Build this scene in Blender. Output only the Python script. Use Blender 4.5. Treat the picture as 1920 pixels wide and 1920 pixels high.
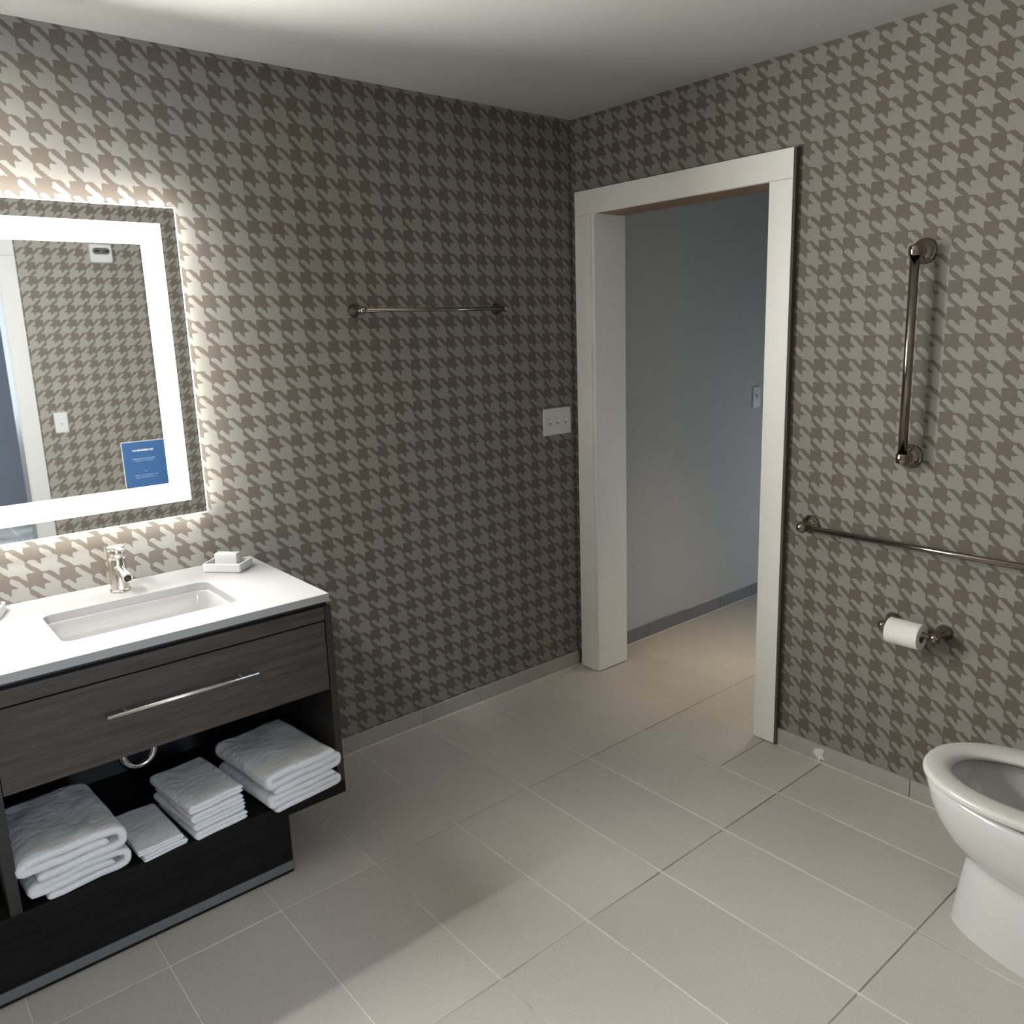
import bpy, bmesh, math, random
from mathutils import Vector, Matrix, noise
random.seed(7)
C = bpy.context.scene.collection
for o in list(bpy.data.objects): bpy.data.objects.remove(o)

# ------------------------------------------------------------------ camera
CX, CY, F = 974.187, 934.376, 1530.977
yaw, pitch, roll = -0.6962, -0.2052, -0.0319
cam = bpy.data.cameras.new('camera'); co = bpy.data.objects.new('camera', cam); C.objects.link(co)
fwd = Vector((-math.sin(yaw)*math.cos(pitch), math.cos(yaw)*math.cos(pitch), math.sin(pitch)))
rt = Vector((math.cos(yaw), math.sin(yaw), 0)); up = rt.cross(fwd)
r2 = rt*math.cos(roll)+up*math.sin(roll); u2 = -rt*math.sin(roll)+up*math.cos(roll)
m = Matrix((r2, u2, -fwd)).transposed().to_4x4(); m.translation = Vector((-2.576, -2.6689, 1.5877))
co.matrix_world = m
cam.sensor_width = 36; cam.sensor_fit = 'HORIZONTAL'; cam.lens = F/1920*36
cam.shift_x = -(CX-960)/1920; cam.shift_y = (CY-960)/1920
cam.clip_start = 0.01; cam.clip_end = 50
sc = bpy.context.scene; sc.camera = co

# ------------------------------------------------------------------ exposure and lights
sc.view_settings.view_transform = 'Standard'; sc.view_settings.look = 'None'
sc.view_settings.gamma = 1; sc.view_settings.use_curve_mapping = False
sc.view_settings.exposure = 0.0
LED = 4.0; GLOW = 46.0
w = bpy.data.worlds.new('world'); sc.world = w; w.use_nodes = True
w.node_tree.nodes['Background'].inputs[0].default_value = (0.75, 0.85, 1.0, 1)
w.node_tree.nodes['Background'].inputs[1].default_value = 0.0
def area(name, loc, target, sx, sy, power, col, spread=180):
    l = bpy.data.lights.new(name, 'AREA'); l.shape = 'RECTANGLE'; l.size = sx; l.size_y = sy
    l.energy = power; l.color = col; l.spread = math.radians(spread)
    o = bpy.data.objects.new(name, l); C.objects.link(o); o.location = loc
    o.rotation_euler = (Vector(target)-Vector(loc)).to_track_quat('-Z', 'Y').to_euler()
    return o
area('bedroom_daylight', (-2.03, -5.93, 1.5), (-2.06, -2.7, 1.5), 0.72, 1.3, 96, (0.72, 0.84, 1.0))
area('hall_ceiling_light', (0.55, -0.80, 2.36), (0.55, -0.60, 0), 0.20, 0.20, 1.8, (1.0, 0.82, 0.58), 50)
area('hall_daylight', (2.68, -1.0, 0.55), (1.2, -1.0, 0.55), 0.7, 0.6, 9.0, (0.74, 0.86, 1.0), 150)
area('vanity_fill', (-2.95, -0.85, 2.38), (-2.62, 0, 1.75), 0.18, 0.18, 25, (1.0, 0.98, 0.95), 84)  # added fill, unseen, to brighten the wall around the mirror
# the four light bands of the mirror (mirror panel x -2.96..-1.6962, z 1.0418..1.9713)
SPREAD = 146; LEDP = 440.0      # watts per square metre of band
for x0_, x1_, z0_, z1_ in ((-2.914, -1.7422, 1.8638, 1.9253), (-2.914, -1.7422, 1.0878, 1.1493), (-2.914, -2.8525, 1.1493, 1.8638), (-1.8037, -1.7422, 1.1493, 1.8638)):
    xc, zc = (x0_+x1_)/2, (z0_+z1_)/2
    area('mirror_band_light', (xc, -.0470, zc), (xc, -1, zc), x1_-x0_, z1_-z0_, (LEDP*.28 if z1_ < 1.2 else LEDP*1.1)*(x1_-x0_)*(z1_-z0_), (1.0, .988, .955), SPREAD)

# ------------------------------------------------------------------ helpers
def tag(o, label=None, cat=None, group=None, kind=None):
    if label: o['label'] = label
    if cat: o['category'] = cat
    if group: o['group'] = group
    if kind: o['kind'] = kind
    return o
def obj(name, bm, mat, parent=None, smooth=False, bevel=0, seg=2, recalc=True):
    if recalc: bmesh.ops.recalc_face_normals(bm, faces=bm.faces)
    me = bpy.data.meshes.new(name); bm.to_mesh(me); bm.free()
    me.materials.append(mat)
    if smooth:
        for p in me.polygons: p.use_smooth = True
    o = bpy.data.objects.new(name, me); C.objects.link(o)
    if parent: o.parent = parent
    if bevel:
        b = o.modifiers.new('bevel', 'BEVEL'); b.width = bevel; b.segments = seg; b.limit_method = 'ANGLE'; b.angle_limit = 0.6
        for p in me.polygons: p.use_smooth = True
        wn = o.modifiers.new('normals', 'WEIGHTED_NORMAL'); wn.keep_sharp = True
    return o
def thing(name, label, cat, loc=(0, 0, 0), rz=0, group=None):
    o = bpy.data.objects.new(name, None); C.objects.link(o); o.location = loc; o.rotation_euler = (0, 0, rz)
    return tag(o, label, cat, group)
def copy_tree(o, parent=None):
    c = o.copy(); C.objects.link(c); c.parent = parent
    for ch in list(o.children): copy_tree(ch, c)
    return c
def box(bm, x0, x1, y0, y1, z0, z1):
    vs = [bm.verts.new((x, y, z)) for z in (z0, z1) for y in (y0, y1) for x in (x0, x1)]
    for f in ((0, 2, 3, 1), (4, 5, 7, 6), (0, 1, 5, 4), (2, 6, 7, 3), (0, 4, 6, 2), (1, 3, 7, 5)):
        bm.faces.new([vs[i] for i in f])
    return vs
def bx(*a):
    bm = bmesh.new(); box(bm, *a); return bm
def frame_of(d):
    d = Vector(d).normalized(); a = Vector((0, 0, 1)) if abs(d.z) < .9 else Vector((1, 0, 0))
    x = d.cross(a).normalized(); return x, d.cross(x).normalized(), d
def lathe(bm, prof, origin, axis, n=32):
    """prof: list of (radius, distance along axis)"""
    x, y, d = frame_of(axis); origin = Vector(origin); rings = []
    for r, h in prof:
        if r < 1e-6: rings.append([bm.verts.new(origin+d*h)])
        else: rings.append([bm.verts.new(origin+d*h+(x*math.cos(2*math.pi*i/n)+y*math.sin(2*math.pi*i/n))*r) for i in range(n)])
    for a, b in zip(rings, rings[1:]):
        for i in range(n):
            j = (i+1) % n
            if len(a) == 1 and len(b) == 1: continue
            if len(a) == 1: bm.faces.new((a[0], b[i], b[j]))
            elif len(b) == 1: bm.faces.new((a[i], b[0], a[j]))
            else: bm.faces.new((a[i], b[i], b[j], a[j]))
def ball(bm, c, r, axis=(0, 0, 1), n=24):
    k = 12; lathe(bm, [(r*math.sin(math.pi*i/k), -r*math.cos(math.pi*i/k)) for i in range(k+1)], c, axis, n)
def tube(bm, pts, r, n=16, caps=True):
    pts = [Vector(p) for p in pts]; rings = []
    x, y, d = frame_of(pts[1]-pts[0])
    for i, p in enumerate(pts):
        t = (pts[min(i+1, len(pts)-1)]-pts[max(i-1, 0)]).normalized()
        x = (x-t*x.dot(t)).normalized(); y = t.cross(x)
        rings.append([bm.verts.new(p+(x*math.cos(2*math.pi*k/n)+y*math.sin(2*math.pi*k/n))*r) for k in range(n)])
    for a, b in zip(rings, rings[1:]):
        for k in range(n): bm.faces.new((a[k], b[k], b[(k+1) % n], a[(k+1) % n]))
    if caps: bm.faces.new(rings[0][::-1]); bm.faces.new(rings[-1])
def loft(bm, loops, cap0=True, cap1=True):
    rs = [[bm.verts.new(p) for p in L] for L in loops]; n = len(rs[0])
    for a, b in zip(rs, rs[1:]):
        for k in range(n): bm.faces.new((a[k], a[(k+1) % n], b[(k+1) % n], b[k]))
    if cap0: bm.faces.new(rs[0][::-1])
    if cap1: bm.faces.new(rs[-1])
    return rs
def rrect(x0, x1, y0, y1, r, z, n=8):
    L = []
    for cx, cy, a0 in ((x1-r, y1-r, 0), (x0+r, y1-r, 90), (x0+r, y0+r, 180), (x1-r, y0+r, 270)):
        for i in range(n+1):
            a = math.radians(a0+90*i/n); L.append((cx+r*math.cos(a), cy+r*math.sin(a), z))
    return L

# ------------------------------------------------------------------ materials
class NT:
    def __init__(s, name):
        s.m = bpy.data.materials.new(name); s.m.use_nodes = True; s.t = s.m.node_tree
        s.b = s.t.nodes['Principled BSDF']; s.out = s.t.nodes['Material Output']
    def n(s, typ, **k):
        x = s.t.nodes.new(typ)
        for a, v in k.items(): setattr(x, a, v)
        return x
    def l(s, a, b): s.t.links.new(a, b)
    def math(s, op, a, b=None, c=None):
        x = s.n('ShaderNodeMath', operation=op)
        for i, v in enumerate((a, b, c)):
            if v is None: continue
            if isinstance(v, (int, float)): x.inputs[i].default_value = v
            else: s.l(v, x.inputs[i])
        return x.outputs[0]
    def coords(s):
        return s.n('ShaderNodeTexCoord').outputs['Object']
    def noise(s, scale, detail=3, vec=None, rough=.5):
        x = s.n('ShaderNodeTexNoise'); x.inputs['Scale'].default_value = scale; x.inputs['Detail'].default_value = detail
        x.inputs['Roughness'].default_value = rough
        s.l(vec if vec is not None else s.coords(), x.inputs['Vector']); return x
    def mix(s, fac, a, b):
        x = s.n('ShaderNodeMix', data_type='RGBA')
        if isinstance(fac, (int, float)): x.inputs[0].default_value = fac
        else: s.l(fac, x.inputs[0])
        for i, v in ((6, a), (7, b)):
            if isinstance(v, tuple): x.inputs[i].default_value = (*v, 1)
            else: s.l(v, x.inputs[i])
        return x.outputs[2]
    def ramp(s, fac, lo, hi, clamp=True):
        x = s.n('ShaderNodeMapRange'); s.l(fac, x.inputs[0]); x.inputs[1].default_value = lo; x.inputs[2].default_value = hi
        return x.outputs[0]
    def bump(s, h, strength, dist=.001):
        x = s.n('ShaderNodeBump'); x.inputs['Strength'].default_value = strength; x.inputs['Distance'].default_value = dist
        s.l(h, x.inputs['Height']); s.l(x.outputs[0], s.b.inputs['Normal'])
def simple(name, col, rough=.5, metal=0, var=.06, scale=30, bump=0, bscale=300, spec=None, coat=0):
    t = NT(name); nz = t.noise(scale)
    t.l(t.mix(nz.outputs[0], tuple(c*(1-var) for c in col), tuple(min(1, c*(1+var)) for c in col)), t.b.inputs['Base Color'])
    t.b.inputs['Roughness'].default_value = rough; t.b.inputs['Metallic'].default_value = metal
    if spec is not None: t.b.inputs['Specular IOR Level'].default_value = spec
    if coat: t.b.inputs['Coat Weight'].default_value = coat; t.b.inputs['Coat Roughness'].default_value = .08
    if bump: t.bump(t.noise(bscale, 4).outputs[0], bump)
    return t.m
def emit(name, col, s):
    t = NT(name); e = t.n('ShaderNodeEmission'); e.inputs[0].default_value = (*col, 1); e.inputs[1].default_value = s
    t.l(e.outputs[0], t.out.inputs[0]); return t.m
LIGHT, DARK = (.246, .235, .209), (.122, .106, .088)
def wallpaper(name, ux, uy, u0, v0, pu, pv):
    t = NT(name); co_ = t.coords()
    nz = t.noise(55, 1.5, co_); sub = t.n('ShaderNodeVectorMath', operation='SUBTRACT'); t.l(nz.outputs['Color'], sub.inputs[0]); sub.inputs[1].default_value = (.5, .5, .5)
    scl = t.n('ShaderNodeVectorMath', operation='SCALE'); t.l(sub.outputs[0], scl.inputs[0]); scl.inputs['Scale'].default_value = .0085
    add = t.n('ShaderNodeVectorMath', operation='ADD'); t.l(co_, add.inputs[0]); t.l(scl.outputs[0], add.inputs[1])
    sep = t.n('ShaderNodeSeparateXYZ'); t.l(add.outputs[0], sep.inputs[0])
    ua = t.math('ADD', t.math('MULTIPLY', sep.outputs[0], ux), t.math('MULTIPLY', sep.outputs[1], uy))
    u = t.math('DIVIDE', t.math('SUBTRACT', ua, u0), pu); v = t.math('DIVIDE', t.math('SUBTRACT', sep.outputs[2], v0), pv)
    fu = t.math('FRACT', u); fv = t.math('FRACT', v); warp = t.math('LESS_THAN', fu, .51); weft = t.math('LESS_THAN', fv, .51); sd = t.math('SUBTRACT', fu, fv)
    dg = t.math('FRACT', t.math('MULTIPLY', t.math('ADD', u, v), 2)); K = -.03
    # light where (both) or (column light and diagonal in the upper half) or (row light and diagonal in the lower half)
    dhi = t.math('MULTIPLY', t.math('GREATER_THAN', dg, .5+K), t.math('LESS_THAN', dg, 1-K))
    dlo = t.math('MULTIPLY', t.math('GREATER_THAN', dg, K), t.math('LESS_THAN', dg, .5-K))
    mxv = t.math('MAXIMUM', t.math('MAXIMUM', t.math('MULTIPLY', warp, weft), t.math('MULTIPLY', t.math('MULTIPLY', warp, dhi), t.math('GREATER_THAN', sd, -.88))), t.math('MULTIPLY', t.math('MULTIPLY', weft, dlo), t.math('GREATER_THAN', sd, .14)))
    weave = t.noise(900, 2, co_).outputs[0]
    tone = t.noise(9, 2, co_).outputs[0]
    li = t.mix(tone, tuple(c*.95 for c in LIGHT), tuple(c*1.05 for c in LIGHT))
    da = t.mix(tone, (DARK[0]*1.0, DARK[1]*1.04, DARK[2]*1.04), (DARK[0]*1.08, DARK[1]*.99, DARK[2]*.95))
    col = t.mix(mxv, da, li)
    fine = t.mix(t.ramp(weave, .3, .7), (.93, .93, .93), (1.07, 1.07, 1.07))
    mul = t.n('ShaderNodeMix', data_type='RGBA', blend_type='MULTIPLY'); mul.inputs[0].default_value = 1
    t.l(col, mul.inputs[6]); t.l(fine, mul.inputs[7]); t.l(mul.outputs[2], t.b.inputs['Base Color'])
    t.b.inputs['Roughness'].default_value = .62; t.b.inputs['Specular IOR Level'].default_value = .3
    t.bump(weave, .25, .0006)
    return t.m
PU = .0845
M = {}
M['paper_left'] = wallpaper('wallpaper_left', 1, 0, -1.582, 1.642, PU, .0785)
M['paper_right'] = wallpaper('wallpaper_right', 0, -1, 1.125, 1.2996, PU, .0775)
M['paper_front'] = wallpaper('wallpaper_front', -1, 0, .02, 1.25, PU, .078)
M['paper_back'] = wallpaper('wallpaper_back', 0, 1, .02, 1.25, PU, .078)
M['ceiling'] = simple('ceiling_paint', (.45, .445, .42), .9, var=.02, scale=6, bump=.5, bscale=60)
M['trim'] = simple('trim_paint', (.84, .83, .79), .45, var=.03, scale=12, bump=.15, bscale=90)
M['trim_dimmed'] = simple('trim_paint_dimmed', (.47, .475, .465), .5, var=.03, scale=12)  # same trim paint, darkened so its brightly lit reflection does not clip
M['plate_dimmed'] = simple('plate_dimmed_white', (.50, .50, .495), .4, var=.01)  # white plastic darkened to tone down the light on the mirrored fittings
M['side_shade'] = simple('trim_side_shade', (.075, .068, .05), .8, var=.3, scale=40)
M['hall_paint'] = simple('hall_paint', (.50, .50, .48), .85, var=.02, scale=8, bump=.2, bscale=200)
M['bedroom'] = simple('bedroom_paint', (.30, .33, .40), .9, var=.03, scale=4)
M['white_plastic'] = simple('white_plastic', (.78, .78, .76), .35, var=.01)
M['switch_plastic'] = simple('switch_plastic', (.66, .66, .65), .35, var=.01)
M['dark_plastic'] = simple('dark_plastic', (.03, .03, .03), .4)
M['porcelain'] = simple('porcelain', (.56, .56, .545), .12, var=.01, coat=.4)
M['seat'] = simple('toilet_seat_plastic', (.60, .59, .56), .22, var=.01)
M['basin'] = simple('basin_ceramic', (.42, .42, .415), .1, var=.01, coat=.4)
M['quartz'] = simple('quartz', (.345, .343, .337), .28, var=.02, scale=220)
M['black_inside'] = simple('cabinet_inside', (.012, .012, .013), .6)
M['chrome'] = simple('chrome', (.75, .74, .72), .07, 1, var=.02)
M['nickel'] = simple('brushed_nickel', (.66, .61, .55), .2, 1, var=.05, scale=60)
M['bronze_nickel'] = simple('dark_satin_nickel', (.30, .26, .225), .17, 1, var=.06, scale=60)
M['handle_steel'] = simple('handle_steel', (.86, .85, .83), .32, 1, var=.02)
M['kick'] = simple('toe_strip_metal', (.15, .15, .15), .45, .3)
M['paper_roll'] = simple('tissue_paper', (.80, .78, .74), .95, var=.03, scale=60, bump=.4, bscale=500)
M['roll_end'] = simple('tissue_paper_edges', (.60, .58, .53), .95, var=.1, scale=300)
M['card'] = simple('cardboard', (.25, .19, .13), .9)
M['blue_sign'] = simple('blue_card', (.045, .135, .33), .5, var=.08, scale=20)
M['sign_white'] = simple('sign_print', (.75, .80, .88), .5)
M['sign_pale'] = simple('sign_pale_print', (.22, .36, .58), .5)
M['grey_plastic'] = simple('grey_plastic', (.30, .30, .30), .4)
M['strobe_dark'] = simple('strobe_lens_dark', (.10, .10, .10), .15)
M['soap_wrap'] = simple('soap_wrapper', (.52, .52, .51), .5, var=.03)
M['water'] = simple('bowl_water', (.05, .055, .055), .03)
M['bin'] = simple('bin_plastic', (.55, .57, .55), .4)
def wood(name, a, b, axis_scale, rough=.45, bmp=.3, spec=.4):
    t = NT(name); mp = t.n('ShaderNodeMapping'); t.l(t.coords(), mp.inputs[0]); mp.inputs['Scale'].default_value = axis_scale
    n1 = t.noise(1, 6, mp.outputs[0], .65); n2 = t.noise(4, 4, mp.outputs[0], .7)
    f = t.math('ADD', t.math('MULTIPLY', n1.outputs[0], .65), t.math('MULTIPLY', n2.outputs[0], .35))
    t.l(t.mix(t.ramp(f, .35, .66), a, b), t.b.inputs['Base Color'])
    t.b.inputs['Roughness'].default_value = rough; t.b.inputs['Specular IOR Level'].default_value = spec; t.bump(f, bmp, .0006); return t.m
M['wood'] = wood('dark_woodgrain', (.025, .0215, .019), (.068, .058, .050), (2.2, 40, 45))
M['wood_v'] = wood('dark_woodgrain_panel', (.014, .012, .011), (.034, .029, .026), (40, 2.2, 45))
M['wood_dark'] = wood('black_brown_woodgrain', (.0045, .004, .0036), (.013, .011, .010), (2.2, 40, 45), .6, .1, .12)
M['raw_wood'] = wood('bare_brown_wood', (.16, .09, .045), (.30, .18, .09), (30, 3, 30))
def tile_mat(name, base, rough=.5):
    t = NT(name); oi = t.n('ShaderNodeObjectInfo')
    n1 = t.noise(1.6, 3); n2 = t.noise(210, 5, None, .75)
    a = t.mix(t.ramp(n1.outputs[0], .3, .7), tuple(c*.94 for c in base), tuple(c*1.05 for c in base))
    b = t.mix(oi.outputs['Random'], (.96, .96, .97), (1.04, 1.035, 1.02))
    c = t.mix(t.ramp(n2.outputs[0], .25, .75), (.84, .84, .84), (1.16, 1.16, 1.16))
    for q in (b, c):
        x = t.n('ShaderNodeMix', data_type='RGBA', blend_type='MULTIPLY'); x.inputs[0].default_value = 1
        t.l(a, x.inputs[6]); t.l(q, x.inputs[7]); a = x.outputs[2]
    t.l(a, t.b.inputs['Base Color']); t.b.inputs['Roughness'].default_value = rough
    t.bump(n2.outputs[0], .2, .0004); return t.m
M['tile'] = tile_mat('floor_tile', (.51, .48, .44))
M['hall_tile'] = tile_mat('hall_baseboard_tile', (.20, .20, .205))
M['base_tile'] = tile_mat('baseboard_tile', (.40, .38, .345))
def grout():
    """pale grout in the long joints, dark unfilled joints across, paler again towards the vanity"""
    t = NT('grout'); c = t.coords(); sep = t.n('ShaderNodeSeparateXYZ'); t.l(c, sep.inputs[0])
    fr = t.math('FRACT', t.math('ADD', t.math('DIVIDE', t.math('SUBTRACT', sep.outputs[0], .0062), .3048), 20.5))
    long_ = t.math('LESS_THAN', t.math('ABSOLUTE', t.math('SUBTRACT', fr, .5)), .02)
    n = t.noise(2.2, 3, c); n2 = t.noise(30, 3, c)
    lf = t.ramp(t.math('ADD', n.outputs[0], t.math('MULTIPLY', sep.outputs[0], -.22)), .62, .86)
    cross = t.mix(t.ramp(t.noise(3.5, 2, c).outputs[0], .45, .62), t.mix(lf, (.16, .145, .13), (.55, .52, .47)), t.mix(lf, (.30, .275, .25), (.44, .41, .37)))
    lon = t.mix(t.ramp(n.outputs[0], .30, .46), (.24, .21, .18), (.68, .65, .59))
    col = t.mix(long_, cross, lon)
    t.l(t.mix(t.ramp(n2.outputs[0], .6, .8), col, (.30, .27, .24)), t.b.inputs['Base Color'])
    t.b.inputs['Roughness'].default_value = .9; return t.m
M['grout'] = grout()
def grout_light():
    return simple('light_grout', (.58, .54, .48), .95, var=.25, scale=12)
M['grout_light'] = grout_light()
M['caulk'] = simple('white_caulk', (.74, .73, .71), .8, var=.15, scale=60)
def towel_mat():
    t = NT('terry_cloth'); n1 = t.noise(500, 4); n2 = t.noise(60, 3)
    t.l(t.mix(n1.outputs[0], (.66, .67, .70), (.86, .86, .88)), t.b.inputs['Base Color'])
    t.b.inputs['Roughness'].default_value = .95; t.b.inputs['Sheen Weight'].default_value = .25
    n3 = t.noise(26, 4); t.bump(t.math('ADD', t.math('ADD', t.math('MULTIPLY', n1.outputs[0], .6), t.math('MULTIPLY', n2.outputs[0], 2)), t.math('MULTIPLY', n3.outputs[0], 3)), .7, .0026); return t.m
M['towel'] = towel_mat()
t = NT('mirror_silver'); t.b.inputs['Base Color'].default_value = (.78, .80, .80, 1); t.b.inputs['Metallic'].default_value = 1
t.l(t.ramp(t.noise(5, 2).outputs[0], -3, 20), t.b.inputs['Roughness']); M['mirror'] = t.m
t.t.links.remove(t.b.inputs['Roughness'].links[0]); t.b.inputs['Roughness'].default_value = .015
M['led'] = emit('led_strip', (1.0, .985, .93), LED)
M['glow'] = emit('led_back_glow', (1.0, .985, .95), GLOW)

# ------------------------------------------------------------------ room shell
H = 2.4401; T = .3048; XB = -3.35; YF = -2.72; WT = .1717
HX, HY = 2.7, -1.95           # hall extents
def struct(name, bm, mat, parent=None, **k):
    o = obj(name, bm, mat, parent, **k)
    if not parent: o['kind'] = 'structure'
    return o
# floor: grout bed and single tiles
floor = struct('floor', bx(XB-.1, HX+.1, -6.1, .1, -.06, -.0014), M['grout'])
tile_cache = {}
def floor_tile(x0, x1, y0, y1, par=floor, name='tile', mat='tile', g=.0036):
    w_, d_ = round(x1-x0-g, 4), round(y1-y0-g, 4)
    if w_ < .008 or d_ < .008: return
    k = (w_, d_, mat)
    if k not in tile_cache:
        bm = bmesh.new(); e = .0012
        lo = [(-w_/2, -d_/2), (w_/2, -d_/2), (w_/2, d_/2), (-w_/2, d_/2)]
        L0 = [(x, y, -.006) for x, y in lo]; L1 = [(x, y, -e) for x, y in lo]
        L2 = [(x-math.copysign(e, x), y-math.copysign(e, y), 0) for x, y in lo]
        loft(bm, [L0, L1, L2], False, True)
        bmesh.ops.recalc_face_normals(bm, faces=bm.faces)
        me = bpy.data.meshes.new('tile'); bm.to_mesh(me); bm.free(); me.materials.append(M[mat]); tile_cache[k] = me
    o = bpy.data.objects.new(name, tile_cache[k]); C.objects.link(o); o.parent = par
    o.location = ((x0+x1)/2, (y0+y1)/2, random.uniform(-.0004, .0004)); return o
xs = [round(.0062+T*k, 4) for k in range(-12, 10)]; ys = [0.0]+[round(-.6635-.6096*k, 4) for k in range(0, 5)]
for i in range(len(xs)-1):
    x0, x1 = xs[i], xs[i+1]
    yy = ys[:]
    if abs(x1-.0062) < .01: yy = sorted(yy+[-1.035], reverse=True)
    for a, b in zip(yy, yy[1:]):
        X0, X1 = max(x0, XB), min(x1, HX)
        ytop, ybot = min(a, 0), max(b, YF-.17)
        if X1 > .02: ybot = max(ybot, HY)
        if ytop-ybot > .01 and X1 > X0: floor_tile(X0, X1, ybot, ytop)
struct('ceiling', bx(XB-.1, HX+.1, -6.1, .1, H, H+.08), M['ceiling'])
# walls
struct('wall_left', bx(XB-.1, 0, 0, .12, 0, H), M['paper_left'])
DY0, DY1, DZ = -.130, -1.005, 2.062       # rough opening of door_1
bm = bmesh.new(); box(bm, 0, WT, DY0, .12, 0, H); box(bm, 0, WT, -6, DY1, 0, H); box(bm, 0, WT, DY1, DY0, DZ, H)
struct('wall_right', bm, M['paper_right'])
bm = bmesh.new(); box(bm, XB-.1, -2.80, YF-.15, YF, 0, H); box(bm, -1.755, 0, YF-.15, YF, 0, H); box(bm, -2.80, -1.755, YF-.15, YF, 2.08, H)
struct('wall_front', bm, M['paper_front'])
struct('wall_back', bx(XB-.1, XB, -6, 0, 0, H), M['paper_back'])
# hall beyond door_1
struct('wall_hall_side', bx(WT, HX, -.005, .12, 0, H), M['hall_paint'])
struct('wall_hall_end', bx(HX, HX+.1, HY, .12, 0, H), M['hall_paint'])
struct('wall_hall_near', bx(WT, HX, HY-.1, HY, 0, H), M['hall_paint'])
struct('wall_hall_left', bx(WT, WT+.012, DY1-.93, DY1-.09, 0, H), M['hall_paint'])
# bedroom behind the camera
struct('wall_bedroom', bx(XB, 0, -6.05, -5.95, 0, H), M['bedroom'])
struct('wall_bedroom_side', bx(-.02, 0, -5.95, YF-.15, 0, H), M['bedroom'])

# unseen frames added around the two daylight area lights (behind the camera, and at the end of the hall)
def added_window(name, c, w_, h_, axis):
    o = bpy.data.objects.new(name, None); C.objects.link(o); o.location = c; o['kind'] = 'structure'
    for a, b, z0_, z1_ in ((-w_/2-.06, w_/2+.06, h_/2, h_/2+.06), (-w_/2-.06, w_/2+.06, -h_/2-.06, -h_/2), (-w_/2-.06, -w_/2, -h_/2, h_/2), (w_/2, w_/2+.06, -h_/2, h_/2)):
        obj('frame', bx(a, b, -.02, .03, z0_, z1_) if axis == 'y' else bx(-.03, .02, a, b, z0_, z1_), M['trim'], o)
added_window('added_window_1', (-2.03, -5.94, 1.5), .74, 1.32, 'y')
added_window('added_window_2', (2.69, -1.0, .55), .72, .62, 'x')
# unseen rings added around the vanity fill and the hall lamp
for lx, ly in ((-2.95, -.85), (.55, -.80)):
    bm = bmesh.new(); lathe(bm, [(.135, 0), (.16, 0), (.16, .030), (.140, .034), (.135, .030), (.135, 0)], (lx, ly, H-.0005), (0, 0, -1), 36)
    obj('added_lamp_ring', bm, M['trim'], bpy.data.objects['ceiling'], smooth=True)
# door_1 : white casing, jambs and a bare head jamb
d1 = bpy.data.objects.new('door_1', None); C.objects.link(d1); d1.location = (0, -.55, 0); d1['kind'] = 'structure'
def dpart(name, a, mat, **k):
    a = list(a); a[2] += .55; a[3] += .55
    return obj(name, bx(*a), mat, d1, **k)
YL0, YL1, YR0, YR1, ZT, ZI = -.0366, -.1275, -1.0772, -.9868, 2.1447, 2.0477
dpart('side_casing', (-.020, 0, YL1, YL0, .004, ZI), M['trim'], bevel=.0015)
dpart('side_casing', (-.020, 0, YR0, YR1, .004, ZI), M['trim'], bevel=.0015)
dpart('head_casing', (-.020, 0, YR0, YL0, ZI+.0008, ZT), M['trim'], bevel=.0015)
dpart('side_jamb', (-.016, WT+.004, -.1482, -.1290, .004, ZI+.004), M['trim'], bevel=.0015)
dpart('side_jamb', (-.002, WT+.004, -1.004, -.9880, .004, ZI+.004), M['trim'], bevel=.001)
hj = dpart('head_jamb', (-.002, WT-.01, -1.004, -.1292, ZI+.0003, ZI+.012), M['raw_wood']); hj['label'] = 'bare brown wooden head jamb'
# dark strip added as painted shade on the unlit side of the right casing
sp = dpart('casing_shade', (-.0205, 0, YR0-.010, YR0-.0002, .004, ZT-.001), M['side_shade'])
sp['label'] = 'dark strip of painted shade beside the casing'
# door_2 : opening in which the photographer stands (seen in the mirror)
d2 = bpy.data.objects.new('door_2', None); C.objects.link(d2); d2.location = (-2.28, YF, 0); d2['kind'] = 'structure'
for nm, a in (('side_casing', (-1.768, -1.680, YF, YF+.018, 0, 2.06)), ('side_casing', (-2.875, -2.785, YF, YF+.018, 0, 2.06)),
              ('head_casing', (-2.875, -1.680, YF, YF+.018, 2.0605, 2.15)), ('side_jamb', (-1.774, -1.756, YF-.15, YF+.012, 0, 2.07)),
              ('side_jamb', (-2.799, -2.781, YF-.15, YF+.012, 0, 2.07)), ('head_jamb', (-2.78, -1.775, YF-.15, YF+.012, 2.052, 2.075))):
    obj(nm, bx(a[0]+2.28, a[1]+2.28, a[2]-YF, a[3]-YF, a[4], a[5]), M['trim_dimmed'], d2, bevel=.0015)

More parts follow.
